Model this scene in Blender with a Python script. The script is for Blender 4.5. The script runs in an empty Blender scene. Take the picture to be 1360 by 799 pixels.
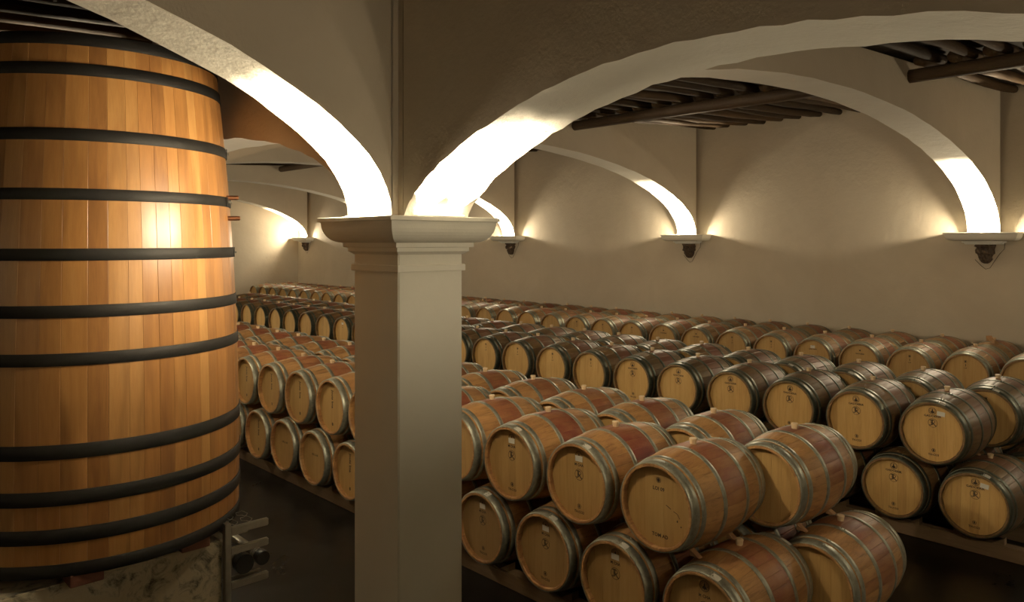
import bpy, bmesh, math, random
from mathutils import Vector, Matrix
rnd = random.Random(7)
PI = math.pi
SC = bpy.context.scene
COL = SC.collection
CZ = 2.9                      # camera height above the floor
# world axes: x runs towards the rear wall, y along the barrel rows (away from the camera, to the end wall), z up

# ------------------------------------------------------------------ camera
YAW = 0.753
cam = bpy.data.cameras.new('camera')
cam.sensor_width = 36
cam.lens = 1021 / 1360 * 36
cam.shift_y = -(399.5 - 320.2) / 1360
cam.clip_start = 0.02
cam_o = bpy.data.objects.new('camera', cam)
COL.objects.link(cam_o)
cam_o.location = (0, 0, CZ)
cam_o.rotation_euler = (PI / 2, 0, -YAW)
SC.camera = cam_o
# ------------------------------------------------------------------ world, exposure
w = bpy.data.worlds.new('world'); SC.world = w; w.use_nodes = True
w.node_tree.nodes['Background'].inputs[0].default_value = (0.02, 0.018, 0.014, 1)
w.node_tree.nodes['Background'].inputs[1].default_value = 0.3
SC.view_settings.view_transform = 'Standard'
SC.view_settings.look = 'None'
SC.view_settings.gamma = 1
SC.view_settings.exposure = 0.28
LAMP_W = 950.0                # watts of one ledge uplight
SPILL = 0.11                  # light leaving the lamp sideways, as a share of its beam
LAMP_COL = (1.0, 0.835, 0.59)
try:
    SC.cycles.use_denoising = True
    SC.cycles.max_bounces = 8
    SC.cycles.diffuse_bounces = 6
    SC.cycles.sample_clamp_indirect = 4
    SC.cycles.caustics_reflective = False
    SC.cycles.caustics_refractive = False
except Exception:
    pass

# ------------------------------------------------------------------ materials
def nt(name):
    m = bpy.data.materials.new(name); m.use_nodes = True
    t = m.node_tree
    return m, t, t.nodes['Principled BSDF']
def nd(t, kind, **kw):
    n = t.nodes.new(kind)
    for k, v in kw.items():
        if k.startswith('i_'):
            key = k[2:]
            n.inputs[int(key) if key.isdigit() else key.replace('_', ' ')].default_value = v
        else: setattr(n, k, v)
    return n
def ramp(t, fac, stops):
    r = nd(t, 'ShaderNodeValToRGB')
    e = r.color_ramp.elements
    while len(e) > 1: e.remove(e[-1])
    e[0].position, e[0].color = stops[0][0], (*stops[0][1], 1)
    for p, c in stops[1:]:
        x = e.new(p); x.color = (*c, 1)
    t.links.new(fac, r.inputs[0])
    return r.outputs[0]
def mixc(t, fac, a, b, mode='MIX'):
    m = nd(t, 'ShaderNodeMix', data_type='RGBA', blend_type=mode)
    for s, v in ((m.inputs[0], fac), (m.inputs[6], a), (m.inputs[7], b)):
        if isinstance(v, (int, float)): s.default_value = v
        elif isinstance(v, tuple): s.default_value = (*v, 1)
        else: t.links.new(v, s)
    return m.outputs[2]
def math_(t, op, a, b=None, clamp=False):
    m = nd(t, 'ShaderNodeMath', operation=op, use_clamp=clamp)
    for s, v in ((m.inputs[0], a), (m.inputs[1], b)):
        if v is None: continue
        if isinstance(v, (int, float)): s.default_value = v
        else: t.links.new(v, s)
    return m.outputs[0]
def coords(t, scale=(1, 1, 1), out='Object'):
    c = nd(t, 'ShaderNodeTexCoord'); mp = nd(t, 'ShaderNodeMapping')
    mp.inputs['Scale'].default_value = scale
    t.links.new(c.outputs[out], mp.inputs[0]); return mp.outputs[0]
def noise(t, vec, scale, detail=4, rough=.55, dist=0):
    n = nd(t, 'ShaderNodeTexNoise'); n.inputs['Scale'].default_value = scale
    n.inputs['Detail'].default_value = detail; n.inputs['Roughness'].default_value = rough
    n.inputs['Distortion'].default_value = dist
    t.links.new(vec, n.inputs['Vector']); return n.outputs[0]
def bump(t, b, h, strength=.3, dist=.01):
    n = nd(t, 'ShaderNodeBump'); n.inputs['Strength'].default_value = strength; n.inputs['Distance'].default_value = dist
    t.links.new(h, n.inputs['Height']); t.links.new(n.outputs[0], b.inputs['Normal'])

def plaster(name, lo, hi, strength=.5, rough=.75):
    m, t, b = nt(name)
    v = coords(t)
    n1 = noise(t, v, .9, 5, .6, .6)
    n2 = noise(t, v, 5, 6, .65)
    n3 = noise(t, v, 38, 3)
    c = ramp(t, n1, [(.3, lo), (.68, hi)])
    c = mixc(t, math_(t, 'MULTIPLY', n2, .22), c, tuple(x * .78 for x in lo))
    t.links.new(c, b.inputs['Base Color']); b.inputs['Roughness'].default_value = rough
    h = math_(t, 'ADD', math_(t, 'MULTIPLY', n2, 1.0), math_(t, 'MULTIPLY', n3, .12))
    bump(t, b, h, strength, .02)
    return m
def woodmat(name, cols, axis='X', rough=.5, ring=18, strength=.25, tone=False, spec=.4, knots=True, scale=1.0, fig=False):
    """long grain along one local axis; colour varies with the object's own random number"""
    m, t, b = nt(name)
    s = {'X': (1.0, 14, 14), 'Y': (14, 1.0, 14), 'Z': (14, 14, 1.0)}[axis]
    v = coords(t, tuple(x * scale for x in s))
    oi = nd(t, 'ShaderNodeObjectInfo')
    ad = nd(t, 'ShaderNodeVectorMath', operation='ADD')
    t.links.new(v, ad.inputs[0])
    cmb = nd(t, 'ShaderNodeCombineXYZ')
    rr = math_(t, 'MULTIPLY', oi.outputs['Random'], 37.0)
    for i in range(3): t.links.new(rr, cmb.inputs[i])
    t.links.new(cmb.outputs[0], ad.inputs[1])
    g = noise(t, ad.outputs[0], 2.2, 6, .6, .5)
    f = noise(t, ad.outputs[0], 9, 4, .7)
    fac = math_(t, 'ADD', math_(t, 'MULTIPLY', g, .55), math_(t, 'MULTIPLY', oi.outputs['Random'], .45))
    c = ramp(t, fac, [(.2, cols[0]), (.5, cols[1]), (.8, cols[2])])
    if fig:      # flame figure of flat-sawn boards
        wv = nd(t, 'ShaderNodeTexWave', wave_type='RINGS', rings_direction='X')
        wv.inputs['Scale'].default_value = .5; wv.inputs['Distortion'].default_value = 7; wv.inputs['Detail'].default_value = 3
        t.links.new(ad.outputs[0], wv.inputs['Vector'])
        c = mixc(t, math_(t, 'MULTIPLY', math_(t, 'POWER', wv.outputs['Fac'], 4.0), .42), c, tuple(x * .75 for x in cols[0]))
    c = mixc(t, math_(t, 'MULTIPLY', f, .35), c, tuple(x * .55 for x in cols[0]))
    t.links.new(c, b.inputs['Base Color'])
    b.inputs['Roughness'].default_value = rough
    b.inputs['Specular IOR Level'].default_value = spec
    bump(t, b, f, strength, .004)
    return m

def barrelwood(name, piece):
    """piece=True: one stave per object (stain from the object's colour); False: whole body with per-face attributes"""
    m, t, b = nt(name)
    oi = nd(t, 'ShaderNodeObjectInfo')
    sep = nd(t, 'ShaderNodeSeparateColor'); t.links.new(oi.outputs['Color'], sep.inputs[0])
    tc = nd(t, 'ShaderNodeTexCoord')
    sx = nd(t, 'ShaderNodeSeparateXYZ'); t.links.new(tc.outputs['Object'], sx.inputs[0])
    v = coords(t, (3, 22, 22))
    off = nd(t, 'ShaderNodeVectorMath', operation='ADD'); t.links.new(v, off.inputs[0])
    cmb = nd(t, 'ShaderNodeCombineXYZ')
    rr = math_(t, 'MULTIPLY', oi.outputs['Random'], 51.0)
    for i in range(3): t.links.new(rr, cmb.inputs[i])
    t.links.new(cmb.outputs[0], off.inputs[1])
    g = noise(t, off.outputs[0], 1.6, 6, .75, .5)
    v2 = coords(t, (5, 5, 5))
    o2 = nd(t, 'ShaderNodeVectorMath', operation='ADD'); t.links.new(v2, o2.inputs[0]); t.links.new(cmb.outputs[0], o2.inputs[1])
    blot = noise(t, o2.outputs[0], 1.0, 5, .65, .4)
    if piece:
        rv = oi.outputs['Random']; st = sep.outputs[0]
    else:
        a1 = nd(t, 'ShaderNodeAttribute', attribute_name='piece'); a2 = nd(t, 'ShaderNodeAttribute', attribute_name='stain')
        wn = nd(t, 'ShaderNodeTexWhiteNoise', noise_dimensions='1D')
        t.links.new(math_(t, 'ADD', a1.outputs['Fac'], math_(t, 'MULTIPLY', oi.outputs['Random'], 991.0)), wn.inputs['W'])
        rv = wn.outputs[0]; st = math_(t, 'MULTIPLY', a2.outputs['Fac'], sep.outputs[0])
    f = math_(t, 'ADD', math_(t, 'MULTIPLY', g, .62), math_(t, 'MULTIPLY', rv, .34))
    warm = ramp(t, f, [(.15, (.25, .125, .045)), (.5, (.45, .245, .09)), (.85, (.54, .33, .14))])
    dull = ramp(t, f, [(.15, (.07, .048, .02)), (.5, (.13, .09, .037)), (.85, (.19, .13, .055))])
    c = mixc(t, sep.outputs[1], warm, dull)
    c = mixc(t, math_(t, 'MULTIPLY', math_(t, 'SUBTRACT', blot, .46, True), 1.9, True), c, (.25, .085, .045))
    # wine stain between the two middle hoops, around the bung
    ax = math_(t, 'ABSOLUTE', sx.outputs[0])
    band = math_(t, 'SUBTRACT', 1.0, math_(t, 'MULTIPLY', math_(t, 'SUBTRACT', ax, .115, True), 18.0, True), True)
    sf = math_(t, 'MULTIPLY', math_(t, 'MULTIPLY', band, st), math_(t, 'ADD', math_(t, 'MULTIPLY', blot, 1.1), .25), True)
    c = mixc(t, math_(t, 'MULTIPLY', math_(t, 'SUBTRACT', .5, g, True), 3.0, True), c, (.13, .07, .035))
    c = mixc(t, sf, c, (.19, .040, .026))
    t.links.new(c, b.inputs['Base Color'])
    b.inputs['Roughness'].default_value = .48
    b.inputs['Specular IOR Level'].default_value = .45
    bump(t, b, g, .25, .004)
    return m
def headwood(name, piece):
    m, t, b = nt(name)
    oi = nd(t, 'ShaderNodeObjectInfo')
    sep = nd(t, 'ShaderNodeSeparateColor'); t.links.new(oi.outputs['Color'], sep.inputs[0])
    v = coords(t, (30, 30, 2.5))
    off = nd(t, 'ShaderNodeVectorMath', operation='ADD'); t.links.new(v, off.inputs[0])
    cmb = nd(t, 'ShaderNodeCombineXYZ')
    rr = math_(t, 'MULTIPLY', oi.outputs['Random'], 51.0)
    for i in range(3): t.links.new(rr, cmb.inputs[i])
    t.links.new(cmb.outputs[0], off.inputs[1])
    g = noise(t, off.outputs[0], 1.3, 5, .65, .4)
    if piece: rv = oi.outputs['Random']
    else:
        a1 = nd(t, 'ShaderNodeAttribute', attribute_name='piece')
        wn = nd(t, 'ShaderNodeTexWhiteNoise', noise_dimensions='1D')
        t.links.new(math_(t, 'ADD', a1.outputs['Fac'], math_(t, 'MULTIPLY', oi.outputs['Random'], 991.0)), wn.inputs['W'])
        rv = wn.outputs[0]
    f = math_(t, 'ADD', math_(t, 'MULTIPLY', g, .8), math_(t, 'MULTIPLY', rv, .2))
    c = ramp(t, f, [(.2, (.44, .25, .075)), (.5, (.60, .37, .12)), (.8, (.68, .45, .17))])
    c = mixc(t, math_(t, 'MULTIPLY', sep.outputs[2], .75), c, (.20, .13, .055))  # third channel of the object colour blends the head towards dark brown
    t.links.new(c, b.inputs['Base Color'])
    b.inputs['Roughness'].default_value = .55
    bump(t, b, g, .15, .003)
    return m
def hoopmat():
    m, t, b = nt('galvanised hoop steel')
    oi = nd(t, 'ShaderNodeObjectInfo')
    sep = nd(t, 'ShaderNodeSeparateColor'); t.links.new(oi.outputs['Color'], sep.inputs[0])
    v = coords(t, (8, 8, 8))
    n = noise(t, v, 3, 5, .7, .5)
    bright = ramp(t, n, [(.3, (.25, .26, .20)), (.7, (.46, .46, .37))])
    dark = ramp(t, n, [(.3, (.035, .045, .030)), (.7, (.085, .10, .07))])
    c = mixc(t, sep.outputs[1], bright, dark)
    t.links.new(c, b.inputs['Base Color'])
    b.inputs['Metallic'].default_value = .65
    t.links.new(ramp(t, n, [(.3, (.34,) * 3), (.7, (.5,) * 3)]), b.inputs['Roughness'])
    bump(t, b, n, .15, .003)
    return m
def plain(name, col, rough=.5, metal=0.0, var=.15, scale=12, bs=.15, spec=.5):
    m, t, b = nt(name)
    n = noise(t, coords(t), scale, 4, .6)
    c = ramp(t, n, [(.3, tuple(x * (1 - var) for x in col)), (.7, tuple(min(1, x * (1 + var)) for x in col))])
    t.links.new(c, b.inputs['Base Color']); b.inputs['Roughness'].default_value = rough
    b.inputs['Metallic'].default_value = metal; b.inputs['Specular IOR Level'].default_value = spec
    if bs: bump(t, b, n, bs, .004)
    return m
def marble():
    m, t, b = nt('veined cream marble')
    v = coords(t)
    n = noise(t, v, 2.6, 8, .68, 1.2)
    n2 = noise(t, v, 9, 6, .7, .8)
    k = math_(t, 'MULTIPLY', math_(t, 'ABSOLUTE', math_(t, 'SUBTRACT', n, .5)), 7.0, True)
    gate = math_(t, 'MULTIPLY', math_(t, 'SUBTRACT', n2, .47, True), 6.0, True)
    vein = math_(t, 'MULTIPLY', math_(t, 'SUBTRACT', 1.0, k, True), gate, True)
    c = ramp(t, n2, [(.3, (.50, .42, .27)), (.7, (.62, .56, .40))])
    c = mixc(t, vein, c, (.045, .04, .03))
    t.links.new(c, b.inputs['Base Color']); b.inputs['Roughness'].default_value = .35
    return m
M_wall = plaster('rough limewashed plaster', (.58, .50, .375), (.65, .57, .44), .5)
M_arch = plaster('white limewashed arch', (.72, .68, .57), (.80, .77, .67), .75)
M_pillar = plaster('smooth cream plaster', (.80, .77, .65), (.86, .83, .72), .16)
M_barrel = barrelwood('barrel oak', False)
M_stave = barrelwood('barrel oak stave', True)
M_head = headwood('barrel head oak', False)
M_board = headwood('barrel head board oak', True)
M_hoop = hoopmat()
M_bung = plain('pale bung', (.72, .55, .33), .55)
M_ink = plain('branded mark', (.035, .022, .012), .7, bs=0)
M_tag = plain('paper tag', (.66, .64, .55), .6, var=.04, bs=0)
M_tank = woodmat('varnished tank stave', [(.235, .105, .032), (.40, .19, .055), (.50, .275, .09)], 'Z', .33, strength=.08, spec=.5, fig=True)
M_iron = plain('black painted iron', (.009, .0085, .0075), .6, .0, .25, 9, .2, .18)
M_copper = plain('copper', (.62, .28, .14), .3, 1.0)
M_steel = plain('brushed steel', (.42, .40, .34), .35, .9)
M_rubber = plain('black rubber', (.012, .012, .011), .4)
M_joist = woodmat('old dark pole', [(.018, .011, .006), (.045, .027, .013), (.10, .062, .03)], 'X', .75, strength=.9, spec=.12, scale=.8)
M_plank = woodmat('dark ceiling boarding', [(.02, .013, .008), (.035, .024, .014), (.05, .035, .02)], 'X', .8, strength=.6)
M_rail = woodmat('worn rail timber', [(.10, .065, .032), (.17, .11, .055), (.24, .16, .085)], 'Y', .7, strength=.5)
M_wedge = woodmat('cut pine wedge', [(.30, .15, .07), (.45, .26, .12), (.58, .38, .2)], 'X', .7)
M_bearer = woodmat('reddish bearer timber', [(.10, .035, .02), (.16, .06, .035), (.20, .08, .045)], 'Y', .6)
M_marble = marble()
M_stone = plain('carved brown stone', (.075, .05, .03), .85, 0, .5, 25, .9)
M_floor = None
def floormat():
    m, t, b = nt('dark polished cellar floor')
    v = coords(t)
    n = noise(t, v, 1.3, 6, .6, .4)
    n2 = noise(t, v, 14, 4, .6)
    c = ramp(t, n, [(.3, (.0035, .003, .0025)), (.7, (.009, .0075, .0055))])
    t.links.new(c, b.inputs['Base Color'])
    t.links.new(ramp(t, n, [(.3, (.26,) * 3), (.7, (.42,) * 3)]), b.inputs['Roughness']); b.inputs['Specular IOR Level'].default_value = .22
    bump(t, b, n2, .06, .003)
    return m
M_floor = floormat()
mg, tg, bg = nt('lit lamp glass')
bg.inputs['Emission Color'].default_value = (1, .85, .6, 1); bg.inputs['Emission Strength'].default_value = 12
M_glow = mg

# ------------------------------------------------------------------ helpers
def mesh_of(bm, name, mats, smooth=False):
    me = bpy.data.meshes.new(name); bmesh.ops.recalc_face_normals(bm, faces=bm.faces[:])
    bm.to_mesh(me); bm.free()
    for m in (mats if isinstance(mats, (list, tuple)) else [mats]): me.materials.append(m)
    if smooth: me.shade_smooth()
    if smooth == 'auto': me.set_sharp_from_angle(angle=math.radians(28))
    return me
def link(name, me, parent=None, loc=(0, 0, 0), rot=(0, 0, 0), color=None):
    o = bpy.data.objects.new(name, me); COL.objects.link(o)
    o.location = loc; o.rotation_euler = rot
    if parent: o.parent = parent
    if color: o.color = color
    return o
def tag(o, label, cat, group=None, kind=None):
    o['label'] = label; o['category'] = cat
    if group: o['group'] = group
    if kind: o['kind'] = kind
    return o
def box(bm, lo, hi, mat=0, bev=0):
    vs = [bm.verts.new((x, y, z)) for x in (lo[0], hi[0]) for y in (lo[1], hi[1]) for z in (lo[2], hi[2])]
    fs = [bm.faces.new([vs[i] for i in q]) for q in ((0, 1, 3, 2), (4, 6, 7, 5), (0, 4, 5, 1), (2, 3, 7, 6), (0, 2, 6, 4), (1, 5, 7, 3))]
    for f in fs: f.material_index = mat
    if bev:
        bmesh.ops.bevel(bm, geom=list({e for f in fs for e in f.edges}), offset=bev, segments=2, affect='EDGES')
def boxo(name, lo, hi, mat, parent=None, bev=0):
    """box whose object origin is at its own centre"""
    c = [(a + b) / 2 for a, b in zip(lo, hi)]; h = [(b - a) / 2 for a, b in zip(lo, hi)]
    bm = bmesh.new(); box(bm, [-x for x in h], h, 0, bev)
    return link(name, mesh_of(bm, name, mat), parent, c)
def tube(bm, pts, r, n=10, cap=True):
    pts = [Vector(p) for p in pts]; rings = []
    rr = r if isinstance(r, (list, tuple)) else [r] * len(pts)
    for i, p in enumerate(pts):
        d = (pts[min(i + 1, len(pts) - 1)] - pts[max(i - 1, 0)]).normalized()
        a = Vector((0, 0, 1)) if abs(d.z) < .9 else Vector((1, 0, 0))
        u = d.cross(a).normalized(); v = d.cross(u).normalized()
        rings.append([bm.verts.new(p + rr[i] * (math.cos(2 * PI * k / n) * u + math.sin(2 * PI * k / n) * v)) for k in range(n)])
    for a, b in zip(rings, rings[1:]):
        for k in range(n): bm.faces.new((a[k], a[(k + 1) % n], b[(k + 1) % n], b[k]))
    if cap:
        bm.faces.new(rings[0]); bm.faces.new(rings[-1])
def prism(bm, poly, axis, lo, hi):
    """extrude a polygon (list of (p, z)) along axis x or y between lo and hi"""
    def mk(p, z, t): return (p, t, z) if axis == 'y' else (t, p, z)
    A = [bm.verts.new(mk(p, z, lo)) for p, z in poly]; B = [bm.verts.new(mk(p, z, hi)) for p, z in poly]
    bm.faces.new(A); bm.faces.new(B)
    n = len(poly)
    for i in range(n): bm.faces.new((A[i], A[(i + 1) % n], B[(i + 1) % n], B[i]))

# ------------------------------------------------------------------ building shell
PB0, PB1 = 2.432, 2.885          # pillar line in x
AP = [3.734 + 5.467 * n for n in range(5)]    # cross arch centres in y
AH = .227
XR, XW = 13.74, -9.4             # rear wall and west wall faces
YE, YS = 26.3, -6.6              # end wall and south wall faces
def zc(x): return CZ + 1.62 + .046 * x        # underside of the joists
def ell(d, A, B): return B * math.sqrt(max(0, 1 - (1 - min(d, 2 * A) / A) ** 2))

fl = bpy.data.objects
bm = bmesh.new(); box(bm, (XW - .4, YS - .4, -.3), (XR + .4, YE + .4, 0))
floor = link('floor', mesh_of(bm, 'floor', M_floor)); tag(floor, 'dark polished cellar floor between the barrel stacks', 'floor', kind='structure')
def wallpoly(name, pts, axis, lo, hi, label, mat=M_wall):
    bm = bmesh.new(); prism(bm, pts, axis, lo, hi)
    return tag(link(name, mesh_of(bm, name, mat)), label, 'wall', kind='structure')
T = .16
wallpoly('wall_rear', [(YS - .4, 0), (YE + .4, 0), (YE + .4, zc(XR) + T), (YS - .4, zc(XR) + T)], 'x', XR, XR + .4, 'long cream plastered rear wall behind the last row of barrels')
wallpoly('wall_west', [(YS - .4, 0), (YE + .4, 0), (YE + .4, zc(XW) + T), (YS - .4, zc(XW) + T)], 'x', XW - .4, XW, 'plastered side wall behind the big wooden tank')
wallpoly('wall_end', [(XW, 0), (XR, 0), (XR, zc(XR) + T), (XW, zc(XW) + T)], 'y', YE, YE + .4, 'far end wall with a brightly lit blind arch')
wallpoly('wall_south', [(XW, 0), (XR, 0), (XR, zc(XR) + T), (XW, zc(XW) + T)], 'y', YS - .4, YS, 'plastered end wall at the near end of the cellar')

def arch_mesh(name, intr, top, axis, lo, hi, smooth_soffit=True):
    """wall with an arched underside: intr = intrados points left to right, top(p) = height of its top edge; ragged arris, soffit its own material slot"""
    r2 = random.Random(name + str(lo))
    bm = bmesh.new()
    def mk(p, z, t): return (p, t, z) if axis == 'y' else (t, p, z)
    NT = 4
    ts = [lo + (hi - lo) * k / NT for k in range(NT + 1)]
    soff = []
    for p, z in intr:
        row = []
        for k, t in enumerate(ts):
            j = .006 if k in (0, NT) else .004
            row.append(bm.verts.new(mk(p, z + r2.uniform(-j, j), t)))
        soff.append(row)
    topv = [[bm.verts.new(mk(p, top(p), t)) for t in (lo, hi)] for p, z in intr]
    edge = [[bm.verts.new(r[e].co) for e in (0, NT)] for r in soff]
    for i in range(len(intr) - 1):
        for k in range(NT):
            f = bm.faces.new((soff[i][k], soff[i + 1][k], soff[i + 1][k + 1], soff[i][k + 1])); f.material_index = 1; f.smooth = True
        for s in (0, 1):
            bm.faces.new((edge[i][s], edge[i + 1][s], topv[i + 1][s], topv[i][s]))
        bm.faces.new((topv[i][0], topv[i + 1][0], topv[i + 1][1], topv[i][1]))
    for i in (0, -1):
        bm.faces.new([edge[i][0], edge[i][1], topv[i][1], topv[i][0]])
    return mesh_of(bm, name, [M_wall, M_arch])
def intr_ell(p0, p1, B, z0, n=56):
    A = (p1 - p0) / 2; out = []
    for i in range(n + 1):
        th = PI * i / n
        out.append(((p0 + p1) / 2 - A * math.cos(th), z0 + B * math.sin(th)))
    return out
Z0 = CZ + .13
def catmull(P, n=6):
    out = []
    for i in range(len(P) - 1):
        p0, p1, p2, p3 = P[max(i - 1, 0)], P[i], P[i + 1], P[min(i + 2, len(P) - 1)]
        for k in range(n):
            t = k / n
            out.append(tuple(.5 * (2 * p1[j] + (p2[j] - p0[j]) * t + (2 * p0[j] - 5 * p1[j] + 4 * p2[j] - p3[j]) * t * t + (3 * p1[j] - p0[j] - 3 * p2[j] + p3[j]) * t ** 3) for j in (0, 1)))
    out.append(P[-1]); return out
top_pl = lambda p: zc(PB1) + .1
# pillar line: pillar centres in y
PY = [-.83] + AP
right_pts = [(-.56, .13), (-.5, .23), (-.34, .34), (-.1, .44), (.25, .54), (.62, .63), (1.0, .70), (1.35, .738), (1.7, .747), (2.05, .725), (2.4, .665), (2.7, .58), (2.98, .475), (3.18, .375), (3.33, .275), (3.42, .195), (3.46, .13)]
intr = [(y, CZ + z) for y, z in catmull(right_pts, 4)]
arches = []
o = link('arched_wall', arch_mesh('arched_wall', intr, top_pl, 'x', PB0, PB1))
tag(o, 'wide white arch springing from the white pillar across the top of the view', 'arch', kind='structure')
for n in range(4):
    y0, y1 = AP[n] + AH + .03, AP[n + 1] - AH - .03
    o = link('arched_wall', arch_mesh('arched_wall', intr_ell(y0, y1, .68, Z0), top_pl, 'x', PB0, PB1))
    tag(o, ['orange-tinted arch beyond the pillar, beside the big wooden tank', 'second arch beyond the pillar along the tank side', 'third arch beyond the pillar along the tank side', 'fourth arch beyond the pillar, next to the end wall'][n], 'arch', kind='structure')
o = link('arched_wall', arch_mesh('arched_wall', intr_ell(-5.9, -1.1, .68, Z0), top_pl, 'x', PB0, PB1))
tag(o, 'arch behind the camera on the pillar line', 'arch', kind='structure')
# blocks of wall standing on the pillars
XM = (PB0 + PB1) / 2
for i, y in enumerate(PY + [-6.3]):
    h = AH + .04
    bm = bmesh.new(); yy0, yy1 = -h, h
    P = [(PB0, -h), (PB1, -h), (PB1, -AH), (PB1 + .045, -AH), (PB1 + .045, AH), (PB1, AH), (PB1, h), (PB0, h), (PB0, AH), (PB0 - .045, AH), (PB0 - .045, -AH), (PB0, -AH)]
    lo_ = [bm.verts.new((px - XM, py, 0)) for px, py in P]; hi_ = [bm.verts.new((px - XM, py, zc(PB1) + .1 - CZ - .137)) for px, py in P]
    bm.faces.new(lo_); bm.faces.new(hi_)
    for q in range(12): bm.faces.new((lo_[q], lo_[(q + 1) % 12], hi_[(q + 1) % 12], hi_[q]))
    o = link('wall_block', mesh_of(bm, 'wall block', M_wall), None, (XM, y, CZ + .137))
    tag(o, ['plaster block of wall above the pillar by the camera', 'plaster block of wall between the two arches on the white pillar', 'wall block over the second pillar', 'wall block over the third pillar', 'wall block over the fourth pillar', 'wall block over the end pillar', 'wall block over the last pillar behind'][i], 'wall', kind='structure')
# cross arches, rear side
lbl = ['large white cross arch landing on the rightmost wall bracket', 'second white cross arch landing on the middle wall bracket', 'third cross arch partly behind the white pillar',
       'fourth cross arch seen beyond the pillar', 'shallow blind arch against the far end wall', 'cross arch at the camera side']
for i, y in enumerate(AP + [-.83]):
    hi = y + AH if i != 4 else YE
    o = link('arched_wall', arch_mesh('arched_wall', intr_ell(PB1 + .04, XR - .12, 1.5, Z0), lambda p: zc(p) + .1, 'y', y - AH, y + AH))
    tag(o, lbl[i], 'arch', kind='structure')
lbl = ['bright white arch rising from the white pillar over the wooden tank', 'white arch hidden beyond the wooden tank', 'third arch on the tank side of the cellar', 'fourth arch on the tank side of the cellar', 'blind arch at the end of the tank side', 'arch on the tank side at the camera']
for i, y in enumerate(AP + [-.83]):
    o = link('arched_wall', arch_mesh('arched_wall', intr_ell(XW + .02, PB0 - .04, 1.47, Z0), lambda p: zc(p) + .1, 'y', y - AH, y + AH))
    tag(o, lbl[i], 'arch', kind='structure')

# ------------------------------------------------------------------ mouldings
def moulding(bm, half, prof, cx=0, cy=0, three=None):
    """rings of a rectangle hx,hy grown by the profile's overhang"""
    hx, hy = half; rings = []
    for d, z in prof:
        if three: x0, x1 = cx - hx - d, cx + hx
        else: x0, x1 = cx - hx - d, cx + hx + d
        rings.append([bm.verts.new(v) for v in ((x0, cy - hy - d, z), (x1, cy - hy - d, z), (x1, cy + hy + d, z), (x0, cy + hy + d, z))])
    for a, b in zip(rings, rings[1:]):
        for k in range(4): bm.faces.new((a[k], a[(k + 1) % 4], b[(k + 1) % 4], b[k]))
    bm.faces.new(rings[0]); bm.faces.new(rings[-1])
def ovolo(z1, z0, d1, d0, n=9):
    return [(d0 + (d1 - d0) * math.sin(PI / 2 * (k / n)) ** .9, z0 + (z1 - z0) * (1 - math.cos(PI / 2 * k / n))) for k in range(n + 1)]
T2 = (PB1 - PB0) / 2
def pillar(y, label):
    t = bpy.data.objects.new('pillar', None); COL.objects.link(t); t.location = ((PB0 + PB1) / 2, y, 0)
    tag(t, label, 'pillar', kind='structure')
    bm = bmesh.new(); box(bm, (-T2, -AH, 0), (T2, AH, CZ - .055), 0, .006)
    link('shaft', mesh_of(bm, 'pillar shaft', M_pillar), t)
    bm = bmesh.new(); moulding(bm, (T2, AH), [(-.02, -.172), (.011, -.172), (.013, -.168), (.013, -.137), (.008, -.132), (-.02, -.132)])
    link('neck_band', mesh_of(bm, 'neck band', M_pillar), t, (0, 0, CZ))
    bm = bmesh.new(); moulding(bm, (T2, AH), [(-.02, -.075), (.004, -.075), (.022, -.061), (.028, -.058), (.028, -.036), (.046, -.035), (.048, -.032), (.048, -.008), (0, -.008)])
    link('necking', mesh_of(bm, 'necking', M_pillar), t, (0, 0, CZ))
    bm = bmesh.new(); moulding(bm, (T2, AH), [(0, -.009)] + ovolo(.110, -.008, .142, .048) + [(.13, .1105)])
    me = mesh_of(bm, 'capital', M_pillar)
    link('capital', me, t, (0, 0, CZ))
    bm = bmesh.new(); moulding(bm, (T2, AH), [(.13, .1105), (.156, .111), (.158, .114), (.157, .134), (.153, .137), (0, .137)])
    link('capital_slab', mesh_of(bm, 'capital slab', M_pillar), t, (0, 0, CZ))
for i, y in enumerate(PY):
    pillar(y, ['square pillar beside the camera', 'tall square white pillar with a moulded capital in the centre of the view', 'second square pillar, hidden by the tank', 'third square pillar along the cellar', 'fourth square pillar along the cellar', 'square pillar against the end wall'][i])
bm = bmesh.new(); box(bm, (-T2, -.2, 0), (T2, .2, CZ + .137)); tag(link('pillar', mesh_of(bm, 'pillar end', M_pillar), None, ((PB0 + PB1) / 2, -6.3, 0)), 'end pier against the near end wall', 'pillar', kind='structure')

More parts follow.
